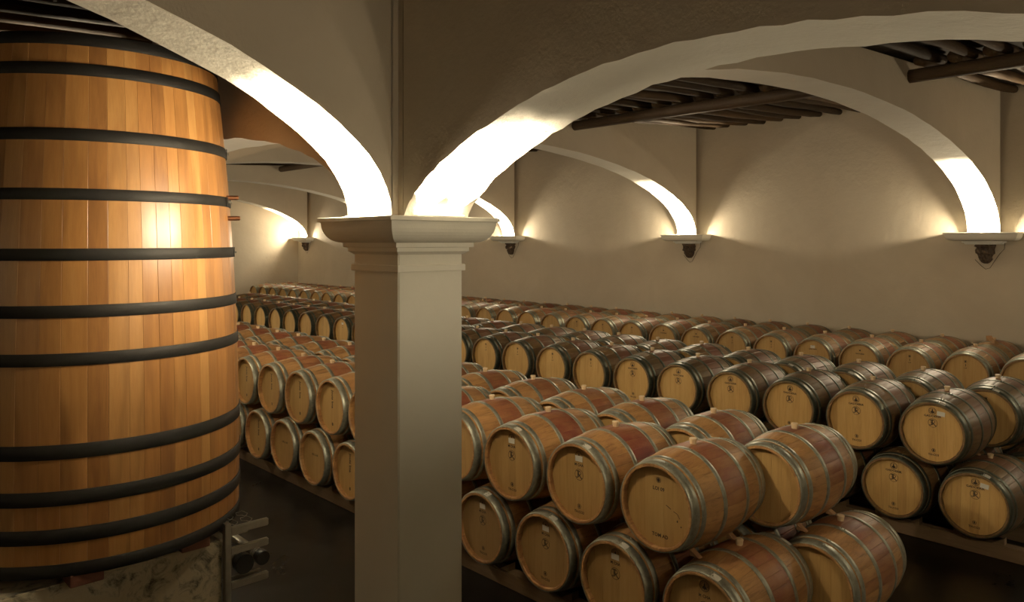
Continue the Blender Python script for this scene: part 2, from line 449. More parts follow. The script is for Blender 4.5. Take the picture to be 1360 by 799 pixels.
# ------------------------------------------------------------------ wall brackets (corbels)
def corbel(x, y, s, label):
    """s=-1: on the rear wall projecting towards -x"""
    t = bpy.data.objects.new('wall_bracket', None); COL.objects.link(t); t.location = (x, y, CZ); t.rotation_euler = (0, 0, 0 if s < 0 else PI)
    tag(t, label, 'bracket', 'brackets under the cross arches')
    def part(name, prof, half):
        bm = bmesh.new(); moulding(bm, half, prof, -half[0], 0, True)
        return link(name, mesh_of(bm, name, M_pillar), t)
    H = (.10, .37)
    part('ledge_slab', [(.12, .1145), (.146, .115), (.148, .118), (.147, .134), (.143, .137), (0, .137)], H)
    part('ledge', [(0, .004)] + ovolo(.114, .005, .132, .03), H)
    part('necking', [(0, -.05), (-.09, -.05), (-.082, -.026), (-.058, -.024), (-.05, .004), (0, .004)], (.13, .34))
    bm = bmesh.new()
    r3 = random.Random(round(y * 10))
    rings = []; N = 14
    for k, (z, wd, dp) in enumerate([(-.05, .135, .2), (-.08, .14, .2), (-.10, .125, .17), (-.14, .13, .19), (-.19, .125, .185), (-.215, .10, .15), (-.25, .098, .15), (-.29, .085, .125), (-.33, .06, .09), (-.35, .03, .05)]):
        ring = []
        for q in range(N + 1):
            a = PI * q / N
            j = 1 + r3.uniform(-.12, .12)
            ring.append(bm.verts.new((-dp * math.sin(a) * j, wd * math.cos(a) * j, z)))
        rings.append(ring)
    for a, b in zip(rings, rings[1:]):
        for k in range(N): bm.faces.new((a[k], a[k + 1], b[k + 1], b[k]))
    bm.faces.new(rings[0]); bm.faces.new(rings[-1])
    link('carved_stone', mesh_of(bm, 'carved stone', M_stone), t)
    bm = bmesh.new()
    tube(bm, [(-.01, -.26, -.03), (-.012, -.255, -.12), (-.014, -.19, -.2), (-.015, -.13, -.3), (-.015, -.06, -.42), (-.015, .0, -.44), (-.014, .06, -.39), (-.013, .15, -.29)], .0035, 6)
    link('cable', mesh_of(bm, 'cable', M_iron), t)
names = ['wall bracket under the cross arch at the far right of the view', 'wall bracket in the middle of the long rear wall', 'wall bracket just right of the white pillar',
         'wall bracket hidden behind the white pillar', 'small wall bracket in the corner by the end wall', 'rear wall bracket beside the camera']
for i, y in enumerate(AP + [-.83]): corbel(XR, y, -1, names[i])
for i, y in enumerate(AP + [-.83]): corbel(XW, y, 1, 'bracket on the tank side wall, ' + ['behind the bright arch', 'behind the tank', 'second beyond the tank', 'third beyond the tank', 'in the far corner', 'beside the camera'][i])

# ------------------------------------------------------------------ uplights on the ledges
M_lampbody = plain('white lamp housing', (.6, .58, .52), .5)
bm = bmesh.new(); box(bm, (-.02, -.17, 0), (.02, .17, .008), 0, .002)
LM = mesh_of(bm, 'lamp body', M_lampbody)
bm = bmesh.new(); box(bm, (-.014, -.16, .0082), (.014, .16, .0095)); LG = mesh_of(bm, 'lamp glass', M_glow)
def uplight(x, y, dx, dy, label, power=1.0, half=42, tilt=14):
    t = link('uplight', LM, None, (x, y, CZ + .1372), (0, 0, math.atan2(dy, dx)))
    tag(t, label, 'lamp', 'small uplights on the ledges')
    link('lamp_glass', LG, t)
    for q in (-.11, .11):
        L = bpy.data.lights.new('uplight beam', 'SPOT'); L.energy = LAMP_W * power * .5; L.color = LAMP_COL
        L.spot_size = math.radians(2 * half); L.spot_blend = .15; L.shadow_soft_size = .02
        lo = bpy.data.objects.new('lamp_beam', L); COL.objects.link(lo); lo.parent = t; lo.location = (0, q, .03)
        lo.rotation_euler = Vector((math.sin(math.radians(tilt)), 0, math.cos(math.radians(tilt)))).to_track_quat('-Z', 'Y').to_euler()
    P = bpy.data.lights.new('uplight spill', 'POINT'); P.energy = LAMP_W * power * SPILL; P.color = LAMP_COL; P.shadow_soft_size = .05
    po = bpy.data.objects.new('lamp_spill', P); COL.objects.link(po); po.parent = t; po.location = (0, 0, .10)
XC = (PB0 + PB1) / 2
E = .085
for i, y in enumerate(PY):
    nm = ['near pillar', 'white pillar', 'second pillar', 'third pillar', 'fourth pillar', 'end pillar'][i]
    uplight(PB0 - E, y, -1, 0, f'small uplight on the tank-side ledge of the {nm}', .9 if i != 0 else .75, 36, 10)
    uplight(PB1 + E, y, 1, 0, f'small uplight on the rear ledge of the {nm}')
    if i != 5: uplight(XC, y + AH + E, 0, 1, f'small uplight on the far ledge of the {nm}', 1.3 if i == 0 else 1.0, half=36)
    uplight(XC, y - AH - E, 0, -1, f'small uplight on the near ledge of the {nm}', half=44, tilt=18)
for i, y in enumerate(AP + [-.83]):
    nm = ['first', 'second', 'third', 'fourth', 'corner', 'camera side'][i]
    uplight(XR - .25, y, -1, 0, f'small uplight on the {nm} bracket of the rear wall', 1.0, 31, 24)
    uplight(XW + .25, y, 1, 0, f'small uplight on the {nm} bracket of the tank side wall', .28, 31, 24)

# ------------------------------------------------------------------ ceiling
def slab(x0, x1):
    bm = bmesh.new(); d = .15
    prism(bm, [(x0, zc(x0) + d), (x1, zc(x1) + d), (x1, zc(x1) + d + .1), (x0, zc(x0) + d + .1)], 'y', YS - .4, YE + .4)
    return bm
ceiling = link('ceiling', mesh_of(slab(XW - .4, XR + .4), 'ceiling', M_plank))
tag(ceiling, 'dark timber ceiling carried on rough round poles', 'ceiling', kind='structure')
def pole_mesh(L, r, seed, n=9, seg=12):
    rr = random.Random(seed); bm = bmesh.new(); rings = []
    bx, by = rr.uniform(-.025, .025), rr.uniform(-.02, .02)
    for i in range(seg + 1):
        s = i / seg; x = L * (s - .5)
        cy = bx * math.sin(PI * s) + rr.uniform(-.006, .006); cz = by * math.sin(2 * PI * s) + rr.uniform(-.004, .004)
        R = r * (1.06 - .14 * s) * rr.uniform(.95, 1.05)
        if i in (0, seg): R *= .92
        rings.append([bm.verts.new((x, cy + R * math.cos(2 * PI * k / n) * rr.uniform(.95, 1.05), cz + R * math.sin(2 * PI * k / n))) for k in range(n)])
    for a, b in zip(rings, rings[1:]):
        for k in range(n): bm.faces.new((a[k], a[(k + 1) % n], b[(k + 1) % n], b[k]))
    bm.faces.new(rings[0]); bm.faces.new(rings[-1])
    return mesh_of(bm, 'pole', M_joist, True)
SL = -math.atan(.046)
def joists(x0, x1, ys, seed):
    ms = [pole_mesh(x1 - x0, .068, seed + k) for k in range(4)]
    for y in ys:
        xm = (x0 + x1) / 2
        o = link('joist', ms[rnd.randrange(4)], ceiling, (xm + rnd.uniform(-.02, .02), y + rnd.uniform(-.02, .02), zc(xm) + .075 + rnd.uniform(-.012, .012)), (rnd.uniform(0, 6), SL + rnd.uniform(-.001, .001), rnd.uniform(-.006, .006)))
def yrange(a, b, s, off=0):
    out = []; y = a + off
    while y < b: out.append(y); y += s
    return out
edges = [YS] + [v for y in [-.83] + AP for v in (y - AH, y + AH)] + [YE]
for i in range(0, len(edges), 2):
    a, b = edges[i] + .08, edges[i + 1] - .08
    if b - a < .2: continue
    if b < -1.2: continue
    joists(PB1 + .01, 10.05, yrange(a, b, .37), 10 + i)
    joists(9.75, XR - .02, yrange(a, b, .37, .17), 50 + i)
    if b < 15: joists(XW + .02, PB0 - .02, yrange(a, b, .37, .05), 90 + i)
for i in range(5):
    y0, y1 = edges[2 + 2 * i] , edges[3 + 2 * i]
    m = bmesh.new(); tube(m, [(0, -(y1 - y0) / 2 - .02, 0), (rnd.uniform(-.02, .02), 0, .01), (0, (y1 - y0) / 2 + .02, 0)], [.088, .094, .082], 12)
    o = link('timber_beam', mesh_of(m, 'timber beam', woodmat('beam wood %d' % i, [(.05, .032, .018), (.10, .065, .036), (.15, .10, .055)], 'Y', .6, strength=.7), True), None, (9.9, (y0 + y1) / 2, zc(9.9) - .078))
    tag(o, ['dark cross beam under the ceiling at the top right corner of the view', 'long tapering brown beam under the poles of the middle bay', 'dark beam in the third ceiling bay', 'dark beam in the fourth ceiling bay', 'dark beam in the last ceiling bay'][i], 'beam', kind='structure')

# ------------------------------------------------------------------ barrels
BL = .475
def br(u): return .3475 - .0545 * (abs(u) / BL) ** 1.9
NS = 26
def stave_mesh():
    bm = bmesh.new(); h = PI / NS - .0013; rings = []
    us = [-BL, -BL + .012, -.40, -.3, -.18, -.06, .06, .18, .3, .40, BL - .012, BL]
    for u in us:
        r = br(u); ri = r - .027
        if abs(u) > BL - .001: r -= .006; ri += .007
        rings.append([bm.verts.new((u, rr * math.sin(a), rr * math.cos(a))) for rr, a in ((ri, -h), (r - .0012, -h), (r, -h * .8), (r + .0004, 0), (r, h * .8), (r - .0012, h), (ri, h))])
    for a, b in zip(rings, rings[1:]):
        for k in range(7): bm.faces.new((a[k], a[(k + 1) % 7], b[(k + 1) % 7], b[k]))
    bm.faces.new(rings[0]); bm.faces.new(rings[-1])
    return mesh_of(bm, 'barrel stave', M_stave, 'auto')
STAVE = stave_mesh()
def add_body(bm, lp, ls, mat=0, us=None):
    us = us or [-BL, -BL + .01, -.38, -.25, -.12, 0, .12, .25, .38, BL - .01, BL]
    def ring(u, dr, inner=False):
        out = []
        for k in range(NS):
            a0 = 2 * PI * (k - .5) / NS
            for q, (f, d) in enumerate(((0, -.004), (.07, 0), (.5, .0005), (.93, 0))):
                a = a0 + 2 * PI / NS * f; r = dr + (d if not inner else 0)
                out.append(bm.verts.new((u, r * math.sin(a), r * math.cos(a))))
        return out
    rs = [ring(-BL + .058, br(.43) - .028, True), ring(-BL, br(BL) - .021, True)] + [ring(u, br(u) - (.005 if abs(u) == BL else 0)) for u in us] + [ring(BL, br(BL) - .021, True), ring(BL - .058, br(.43) - .028, True)]
    n = NS * 4
    for i in range(len(rs) - 1):
        for k in range(n):
            f = bm.faces.new((rs[i][k], rs[i][(k + 1) % n], rs[i + 1][(k + 1) % n], rs[i + 1][k]))
            f.material_index = mat; s = k // 4; f[lp] = float(s)
            th = 2 * PI * s / NS; th = min(th, 2 * PI - th)
            f[ls] = max(0, min(1, (1.9 - th) / .7))
def add_hoop(bm, u0, u1, mat=0, n=52):
    rings = []
    for u, d in ((u0, -.002), (u0, .003), (u0 + .001, .0045), (u1 - .001, .0045), (u1, .003), (u1, -.002)):
        uu = max(-BL, min(BL, u)); r = br(uu) + d
        rings.append([bm.verts.new((u, r * math.sin(2 * PI * k / n), r * math.cos(2 * PI * k / n))) for k in range(n)])
    for a, b in zip(rings, rings[1:]):
        for k in range(n):
            f = bm.faces.new((a[k], a[(k + 1) % n], b[(k + 1) % n], b[k])); f.material_index = mat; f.smooth = True
def rivets(bm, u, ang):
    for du in (-.012, .012):
        for da in (0, .07):
            a = ang + da; r = br(u + du) + .004
            bmesh.ops.create_icosphere(bm, subdivisions=1, radius=.006, matrix=Matrix.Translation((u + du, r * math.sin(a), r * math.cos(a))))
HO = [(-.4735, -.405), (-.385, -.345), (-.165, -.125)]
def hoop_mesh(u0, u1, rv):
    bm = bmesh.new(); add_hoop(bm, u0, u1)
    if rv: rivets(bm, (u0 + u1) / 2, -.25)
    return mesh_of(bm, 'barrel hoop', M_hoop)
HOOPS = [hoop_mesh(a, b, True) for a, b in HO]
RH = br(BL) - .019             # head radius
NB = 7
def board_mesh(i, lp=None, bm=None, side=-1, mat=0):
    own = bm is None
    if own: bm = bmesh.new()
    w = 2 * RH / NB; y0 = -RH + i * w + .0004; y1 = -RH + (i + 1) * w - .0004
    ys = [y0, (2 * y0 + y1) / 3, (y0 + 2 * y1) / 3, y1]
    x0, x1 = side * (BL - .046), side * (BL - .064)
    pts = [(y, math.sqrt(max(1e-4, RH * RH - y * y))) for y in ys]
    loop = pts + [(y, -z) for y, z in reversed(pts)]
    A = [bm.verts.new((x0, y, z)) for y, z in loop]; B = [bm.verts.new((x1, y, z)) for y, z in loop]
    fs = [bm.faces.new(A), bm.faces.new(B)]
    for k in range(len(loop)): fs.append(bm.faces.new((A[k], A[(k + 1) % len(loop)], B[(k + 1) % len(loop)], B[k])))
    for f in fs:
        f.material_index = mat
        if lp: f[lp] = 100.0 + i + (20 if side > 0 else 0)
    if own: return mesh_of(bm, 'head board', M_board)
BOARDS = [board_mesh(i) for i in range(NB)]
def layers(bm): return bm.faces.layers.float.new('piece'), bm.faces.layers.float.new('stain')
def head_mesh(side):
    bm = bmesh.new(); lp, ls = layers(bm)
    for i in range(NB): board_mesh(i, lp, bm, side)
    return mesh_of(bm, 'barrel head', M_head)
HEADF, HEADB = head_mesh(-1), head_mesh(1)
bm = bmesh.new(); lp, ls = layers(bm); add_body(bm, lp, ls); BODY = mesh_of(bm, 'barrel body', M_barrel, 'auto')
def add_bung(bm, mat=0):
    n0 = len(bm.faces); tube(bm, [(0, 0, br(0) - .01), (0, 0, br(0) + .036), (0, 0, br(0) + .04)], [.021, .028, .025], 12)
    bm.faces.ensure_lookup_table()
    for f in bm.faces[n0:]: f.material_index = mat
bm = bmesh.new(); add_bung(bm); BUNG = mesh_of(bm, 'bung', M_bung)
bm = bmesh.new(); lp, ls = layers(bm); add_body(bm, lp, ls, 0)
for a, b in HO:
    add_hoop(bm, a, b, 1, 36); add_hoop(bm, -b, -a, 1, 36)
for s in (-1, 1):
    for i in range(NB): board_mesh(i, lp, bm, s, 2)
add_bung(bm, 3)
FAR = mesh_of(bm, 'distant barrel', [M_barrel, M_hoop, M_head, M_bung], 'auto')

# marks burnt into the heads: flat print in the head plane (text x -> -y, text y -> z)
def text_verts(s, size, cx, cz, rot=0, squash=1.0):
    cu = bpy.data.curves.new('mark', 'FONT'); cu.body = s; cu.size = size; cu.align_x = 'CENTER'; cu.align_y = 'CENTER'
    cu.resolution_u = 2; cu.offset = size * .03
    o = bpy.data.objects.new('mark', cu); COL.objects.link(o)
    dg = bpy.context.evaluated_depsgraph_get(); dg.update()
    me = bpy.data.meshes.new_from_object(o.evaluated_get(dg))
    vs = []; c, sn = math.cos(rot), math.sin(rot)
    for v in me.vertices:
        x, y = v.co.x * squash, v.co.y
        vs.append((cx + c * x - sn * y, cz + sn * x + c * y))
    fs = [tuple(p.vertices) for p in me.polygons]
    bpy.data.objects.remove(o); bpy.data.curves.remove(cu); bpy.data.meshes.remove(me)
    return vs, fs
class Mark:
    def __init__(s): s.v = []; s.f = []
    def add(s, vs, fs):
        n = len(s.v); s.v += vs; s.f += [tuple(i + n for i in f) for f in fs]
    def text(s, *a, **k): s.add(*text_verts(*a, **k))
    def ring(s, cx, cz, r, w, n=32, a0=0, a1=2 * PI, sx=1):
        vs = []; fs = []
        for k in range(n + 1):
            a = a0 + (a1 - a0) * k / n
            vs += [(cx + sx * (r - w) * math.cos(a), cz + (r - w) * math.sin(a)), (cx + sx * r * math.cos(a), cz + r * math.sin(a))]
            if k: fs.append((2 * k - 2, 2 * k - 1, 2 * k + 1, 2 * k))
        s.add(vs, fs)
    def blob(s, cx, cz, rx, rz, n=12): s.add([(cx + rx * math.cos(2 * PI * k / n), cz + rz * math.sin(2 * PI * k / n)) for k in range(n)], [tuple(range(n))])
    def stroke(s, pts, w):
        for (x0, z0), (x1, z1) in zip(pts, pts[1:]):
            d = math.hypot(x1 - x0, z1 - z0) or 1; nx, nz = -(z1 - z0) / d * w / 2, (x1 - x0) / d * w / 2
            s.add([(x0 + nx, z0 + nz), (x1 + nx, z1 + nz), (x1 - nx, z1 - nz), (x0 - nx, z0 - nz)], [(0, 1, 2, 3)])
    def mesh(s, name):
        X = -(BL - .046) - .0012
        me = bpy.data.meshes.new(name); me.from_pydata([(X, -x, z) for x, z in s.v], [], s.f); me.materials.append(M_ink); return me
def monogram(m, cz, r=.043):
    m.ring(0, cz, r, .0036)
    k = r / .045
    W = 1.35; m.stroke([(-.012 * k, cz + .030 * k), (-.012 * k, cz - .022 * k)], .006 * k * 1.4)
    m.stroke([(-.002 * k, cz + .030 * k), (-.002 * k, cz - .020 * k)], .005 * k * 1.4)
    m.ring(.006 * k, cz + .014 * k, .017 * k, .0055 * k, 16, -PI / 2, PI * .75)
    m.stroke([(-.028 * k, cz + .026 * k), (-.010 * k, cz + .031 * k), (.008 * k, cz + .030 * k)], .0045 * k * 1.4)
    m.stroke([(.002 * k, cz - .002 * k), (.018 * k, cz - .020 * k), (.032 * k, cz - .030 * k)], .006 * k * 1.4)
    m.stroke([(-.012 * k, cz - .02 * k), (-.022 * k, cz - .026 * k), (-.031 * k, cz - .018 * k)], .005 * k * 1.4)
    m.stroke([(-.018 * k, cz + .004 * k * 1.4), (.01 * k, cz - .002 * k)], .004 * k * 1.4)
def crest(m, cz, r=.034):
    m.ring(0, cz, r, .004); m.ring(0, cz, r * .76, .0018, 20)
    m.add([(-.013, cz - .016), (.013, cz - .016), (.004, cz + .008), (-.004, cz + .008)], [(0, 1, 2, 3)])
    m.blob(0, cz - .010, .017, .011); m.blob(0, cz + .010, .006, .009)
    for q in range(8):
        a = 2 * PI * q / 8; m.blob(.022 * math.cos(a), cz + .022 * math.sin(a), .003, .003, 6)
def low_mark(m, cz=-.170, t='TH-CO3'):
    m.ring(0, cz, .018, .004, 16); m.blob(0, cz, .008, .011); m.text(t, .026, 0, cz - .043)
mk = {}
m = Mark(); crest(m, .205); m.text('GADOERIR', .027, 0, .155, squash=1.15); monogram(m, .09); low_mark(m); mk['full'] = m.mesh('burnt marks full')
m = Mark(); crest(m, .195, .036); m.text('M CHA', .028, 0, .128); monogram(m, .055, .042); low_mark(m, -.18, 'TH-CO3'); mk['row1'] = m.mesh('burnt marks front')
m = Mark(); m.blob(0, .175, .012, .014); m.ring(0, .175, .02, .003, 14); m.text('LOI 09', .034, 0, .115); m.text('TOM AD', .034, .01, -.20)
m.stroke([(.06, .02), (.10, .0)], .005); m.stroke([(.12, -.01), (.15, -.02), (.17, -.05)], .004); m.blob(.15, -.07, .005, .008); m.blob(.18, -.10, .005, .005); mk['lot'] = m.mesh('burnt marks lot')
m = Mark(); m.blob(0, .19, .010, .012); m.ring(0, .19, .018, .003, 12); m.blob(.002, .14, .004, .02); m.text('L 09', .02, 0, .10); mk['small'] = m.mesh('burnt marks small')
m = Mark(); m.text('Jouts Ima', .052, .0, .08, rot=-PI / 2); m.blob(0, -.19, .010, .018); m.ring(0, -.19, .018, .003, 12); mk['script'] = m.mesh('burnt marks script')
m = Mark(); m.text('CRU 2-185', .030, 0, .03); mk['line'] = m.mesh('burnt marks line')
m = Mark(); m.text('GADOERIR', .026, 0, .14); m.blob(0, .19, .012, .012); mk['text'] = m.mesh('burnt marks text')
def tag_mesh(w, h):
    bm = bmesh.new(); box(bm, (-.0008, -w / 2, -h / 2), (.0008, w / 2, h / 2)); return mesh_of(bm, 'paper tag', M_tag)
TAGH = tag_mesh(.07, .042)
def hoop_tag(u0, u1, a0, a1):
    bm = bmesh.new(); A = []
    for k in range(6):
        a = a0 + (a1 - a0) * k / 5
        A.append([bm.verts.new((u, (br(u) + d) * math.sin(a), (br(u) + d) * math.cos(a))) for u, d in ((u0, .0052), (u1, .0052), (u1, .0046), (u0, .0046))])
    for a, b in zip(A, A[1:]):
        for k in range(4): bm.faces.new((a[k], a[(k + 1) % 4], b[(k + 1) % 4], b[k]))
    bm.faces.new(A[0]); bm.faces.new(A[-1])
    return mesh_of(bm, 'hoop tag', M_tag)
TAGA = hoop_tag(-.468, -.425, -.42, -.22)
TAGB = hoop_tag(.425, .465, -.5, -.25)
TAGC = hoop_tag(-.465, -.41, -.34, -.18)

def make_barrel(pos, lod, rec, rr):
    tone, stain, head_dark = rec
    if lod == 2:
        o = link('wine_barrel', FAR, None, pos, (0, 0, 0), (stain, tone, head_dark, 1)); return o
    t = bpy.data.objects.new('wine_barrel', None); COL.objects.link(t); t.location = pos
    roll = rr.uniform(-.03, .03)
    t.rotation_euler = (roll, 0, rr.uniform(-.006, .006))
    if lod == 0:
        for k in range(NS):
            a = 2 * PI * k / NS; th = min(a, 2 * PI - a)
            s = stain * max(0, min(1, (1.9 - th) / .8)) * rr.uniform(.75, 1.1)
            link('stave', STAVE, t, (0, 0, 0), (-a, 0, 0), (s, max(0, min(1, tone + rr.uniform(-.04, .04))), head_dark, 1))
        for k in range(NB): link('head_board', BOARDS[k], t, color=(0, tone, max(0, head_dark + rr.uniform(-.04, .04)), 1))
    else:
        link('body', BODY, t, color=(stain, tone, head_dark, 1)); link('head', HEADF, t, color=(0, tone, head_dark, 1))
    link('head', HEADB, t, color=(0, tone, head_dark, 1))
    for h in HOOPS:
        link('hoop', h, t, color=(0, tone, 0, 1)); link('hoop', h, t, (0, 0, 0), (0, 0, PI), (0, tone, 0, 1))
    link('bung', BUNG, t, (rr.uniform(-.01, .01), 0, 0))
    return t
def extras(t, mark=None, tags=()):
    if mark: link('burnt_lettering', mk[mark], t)
    for g in tags:
        if g == 'head': link('paper_tag', TAGH, t, (-(BL - .046) - .0022, .0, .175))
        if g == 'headr': link('paper_tag', TAGH, t, (-(BL - .046) - .0022, -.075, .185), (.12, 0, 0))
        if g == 'a': link('hoop_tag', TAGA, t)
        if g == 'b': link('hoop_tag', TAGB, t)
        if g == 'c': link('hoop_tag', TAGC, t)
ZT, ZL = CZ - 1.803, CZ - 2.427
s_, c_ = math.sin(YAW), math.cos(YAW)
def proj(x, y, z):
    X = x * c_ - y * s_; Z = x * s_ + y * c_
    return (680 + 1021 * X / Z, 320.2 - 1021 * (z - CZ) / Z, Z) if Z > .3 else (9999, 0, Z)
ORD = 'first second third fourth fifth sixth seventh eighth ninth tenth eleventh twelfth thirteenth fourteenth fifteenth sixteenth seventeenth eighteenth nineteenth twentieth'.split() + ['twenty-first', 'twenty-second', 'twenty-third', 'twenty-fourth', 'twenty-fifth', 'twenty-sixth', 'twenty-seventh', 'twenty-eighth', 'twenty-ninth', 'thirtieth']
# row: name, front x, y of the top barrel nearest the open end, spacing, number on top, tone, stain, head darkening
ROWS = [
    ('front row of the near stack', 4.253, 3.137, .720, 14, .0, .95, .55),
    ('back row of the near stack', 5.225, 2.870, .727, 17, .05, .95, .35),
    ('front row of the middle stack', 7.919, 2.613, .720, 24, .82, .55, .0),
    ('back row of the middle stack', 8.905, 2.430, .735, 26, .78, .6, .05),
    ('front row of the rear stack', 11.45, 1.966, .701, 34, .45, .7, .30),
    ('wall row of the rear stack', 12.43, 1.98, .710, 34, .5, .8, .35),
]
special = {  # (row, tier, k): extra labels, marks and tags
    (0, 1, 0): ('oak barrel with burnt lot number, no crest, topmost front corner of the near stack', 'lot', ()),
    (0, 1, 1): ('oak barrel with monogram and white tags, beside the lot-numbered barrel on the top tier', 'row1', ('head', 'a')),
    (0, 1, 2): ('oak barrel with monogram and white tags, third from the end of the top front row', 'row1', ('head', 'a', 'b')),
    (0, 0, 0): ('half-seen oak barrel at the bottom edge of the view with a white hoop tag', 'row1', ('a', 'b')),
    (0, 0, 1): ('lower tier oak barrel with monogram and tags below the lot-numbered barrel', 'row1', ('head', 'a')),
    (0, 0, 2): ('dark lower tier barrel with monogram and white tag, second right of the pillar', 'row1', ('head', 'a')),
    (0, 0, 3): ('darkest lower tier barrel, its head partly behind the white pillar', 'row1', ('head', 'c')),
    (1, 1, 0): ('oak barrel with wide bright hoops and purple-red belly, top corner of near stack back row', None, ()),
    (1, 0, 0): ('oak barrel with dark recessed head and grey hoops, lower corner beside the aisle', None, ()),
    (2, 1, 0): ('barrel with pale monogrammed head and white tag, top end of the middle stack', 'full', ('headr', 'a')),
    (2, 0, 0): ('lower monogrammed barrel with white tags at the end of the middle stack rail', 'full', ('headr', 'a')),
    (2, 0, 1): ('lower monogrammed barrel without a head tag, standing second on the middle stack rail', 'full', ()),
}
allb = []
for ri, (rn, x0, y0, w_, n, tone, stain, head_dark) in enumerate(ROWS):
    for tier in (1, 0):
        for k in range(n + (1 if tier == 0 else 0)):
            y = y0 + k * w_ - (0 if tier else w_ / 2)
            if y > YE - .4: continue
            rr = random.Random(ri * 1000 + tier * 500 + k)
            x = x0 + BL + rr.uniform(-.015, .015)
            z = (ZT if tier else ZL) + rr.uniform(-.004, .004)
            allb.append([ri, tier, k, x, y, z, rr])
def shown(ri, tier, x, y, z):
    px, py, Z = proj(x - BL, y, z)
    if px < 300 or px > 1385 or Z < .5: return 0
    if tier == 0 and ri not in (0,):
        if ri == 1: return 1 if y < 3.0 else 0
        if ri == 2: return 1 if px > 1130 else 0
        return 0
    return 1
cntL, cntR = {}, {}
for b in allb:
    ri, tier, k, x, y, z, rr = b
    px, py, Z = proj(x - BL, y, z)
    tone, stain, head_dark = ROWS[ri][5:8]
    vis = shown(ri, tier, x, y, z)
    lod = 2
    if vis:
        lod = 1 if Z < 15.5 else 2
        if Z < 9.2 and ri <= 3 and px > 300: lod = 0
    if not vis and Z < 9: lod = 1
    rec = (max(0, min(1, tone + rr.uniform(-.10, .14))), stain * rr.uniform(.75, 1.05), max(0, min(1, head_dark + rr.uniform(-.1, .15))))
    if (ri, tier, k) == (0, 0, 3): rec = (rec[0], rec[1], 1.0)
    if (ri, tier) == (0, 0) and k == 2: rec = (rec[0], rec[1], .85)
    if tier and ri == 2: z -= .024 * math.exp(-k / 2.2)
    y += {(0, 1, 2): .012}.get((ri, tier, k), 0)
    o = make_barrel((x, y, z), lod, rec, rr)
    tn = 'top tier' if tier else 'lower tier'
    rn = ROWS[ri][0]
    grp = f'oak barrels, {tn}, {rn}'
    if (ri, tier, k) in special:
        lab, mark, tgs = special[(ri, tier, k)]
        tag(o, lab, 'barrel', grp)
        if lod < 2: extras(o, mark, tgs)
        if px >= 473: cntR[(ri, tier)] = cntR.get((ri, tier), 0) + 1
        continue
    if not vis:
        tag(o, f'oak barrel lying hidden in the {tn} of the {rn}', 'barrel', grp)
        continue
    if px < 470:
        c = cntL[(ri, tier)] = cntL.get((ri, tier), 0) + 1
        lab = f'oak barrel, {tn}, {rn}, {ORD[c - 1]} left of the pillar'
    else:
        c = cntR[(ri, tier)] = cntR.get((ri, tier), 0) + 1
        lab = f'oak barrel, {tn}, {rn}, {ORD[c - 1]} from its right end'
    tag(o, lab, 'barrel', grp)
    if lod < 2:
        mark, tg = None, ()
        if ri == 0: mark = ('script' if (k % 4 or tier) else 'line') if px < 480 else 'row1'
        if ri == 0 and tier == 0 and px < 480 and k % 3: mark = 'line'
        if ri == 2: mark = 'full' if k <= 5 else 'small'
        if ri == 3: mark = 'small'
        if ri == 4: mark = 'text' if k in (4, 5, 8, 9) else 'small'
        if ri == 2 and k in (15, 16): tg = ('head', 'a')
        if ri == 4 and k == 5: tg = ('head',)
        if ri in (1,) and k % 2: tg = ('b',)
        if ri == 3 and k < 4: tg = ('a',)
        extras(o, mark, tg)

# rails under the lower tiers
for ri, (rn, x0, y0, w_, n, *_r) in enumerate(ROWS):
    for j, xx in enumerate((x0 + .12, x0 + .95 - .12 - .11)):
        ye = min(YE - .05, y0 + n * w_ - .2)
        ys = y0 - w_ / 2 - .42
        if ri == 0: ys = y0 - w_ / 2 - .2
        t = boxo('timber_rail', (xx, ys, 0), (xx + .11, ye, .128), M_rail, bev=.006)
        tag(t, f'long timber rail under the {"front" if j == 0 else "back"} ends of the {rn}', 'rail')
        if ri in (0, 1, 2):
            bm = bmesh.new()
            v = [bm.verts.new(p) for p in ((0, 0, 0), (0, .1, 0), (0, .1, .06), (.08, 0, 0), (.08, .1, 0), (.08, .1, .06))]
            for f in ((0, 1, 2), (3, 5, 4), (0, 3, 4, 1), (1, 4, 5, 2), (0, 2, 5, 3)): bm.faces.new([v[i] for i in f])
            me = mesh_of(bm, 'chock', M_rail)
            cx, cy = xx + .055, (ys + ye) / 2
            for k in range(min(n + 1, 8)):
                yb = y0 - w_ / 2 + k * w_
                link('chock', me, t, (-.04, yb + .11 - cy, .064)); link('chock', me, t, (.04, yb - .11 - cy, .064), (0, 0, PI))
        if ri in (2,) and j == 0:
            boxo('end_block', (-.03, -(ye - ys) / 2 - .05, -.064), (.14, -(ye - ys) / 2, .10), M_rail, t, .004)

# wedges jammed between tiers
def wedge(x, y, z, rz, label, sc=1.0, rx=0.0):
    bm = bmesh.new(); a, b, h = .095 * sc, .06 * sc, .055 * sc
    v = [bm.verts.new(p) for p in ((-a / 2, -b / 2, 0), (a / 2, -b / 2, 0), (a / 2, -b / 2, h), (-a / 2, b / 2, 0), (a / 2, b / 2, 0), (a / 2, b / 2, h))]
    for f in ((0, 1, 2), (3, 5, 4), (0, 3, 4, 1), (1, 4, 5, 2), (0, 2, 5, 3)): bm.faces.new([v[i] for i in f])
    bmesh.ops.bevel(bm, geom=bm.edges[:], offset=.002, segments=1, affect='EDGES')
    o = link('wooden_wedge', mesh_of(bm, 'wooden wedge', M_wedge), None, (x, y, z), (rx, 0, rz))
    tag(o, label, 'wedge', 'wooden wedges between the barrel tiers')
top_l = ZL + .350
wedge(4.86, 2.90, top_l - .026, PI / 2, 'orange wooden wedge under the lot-numbered barrel at the end of the front row', .8)
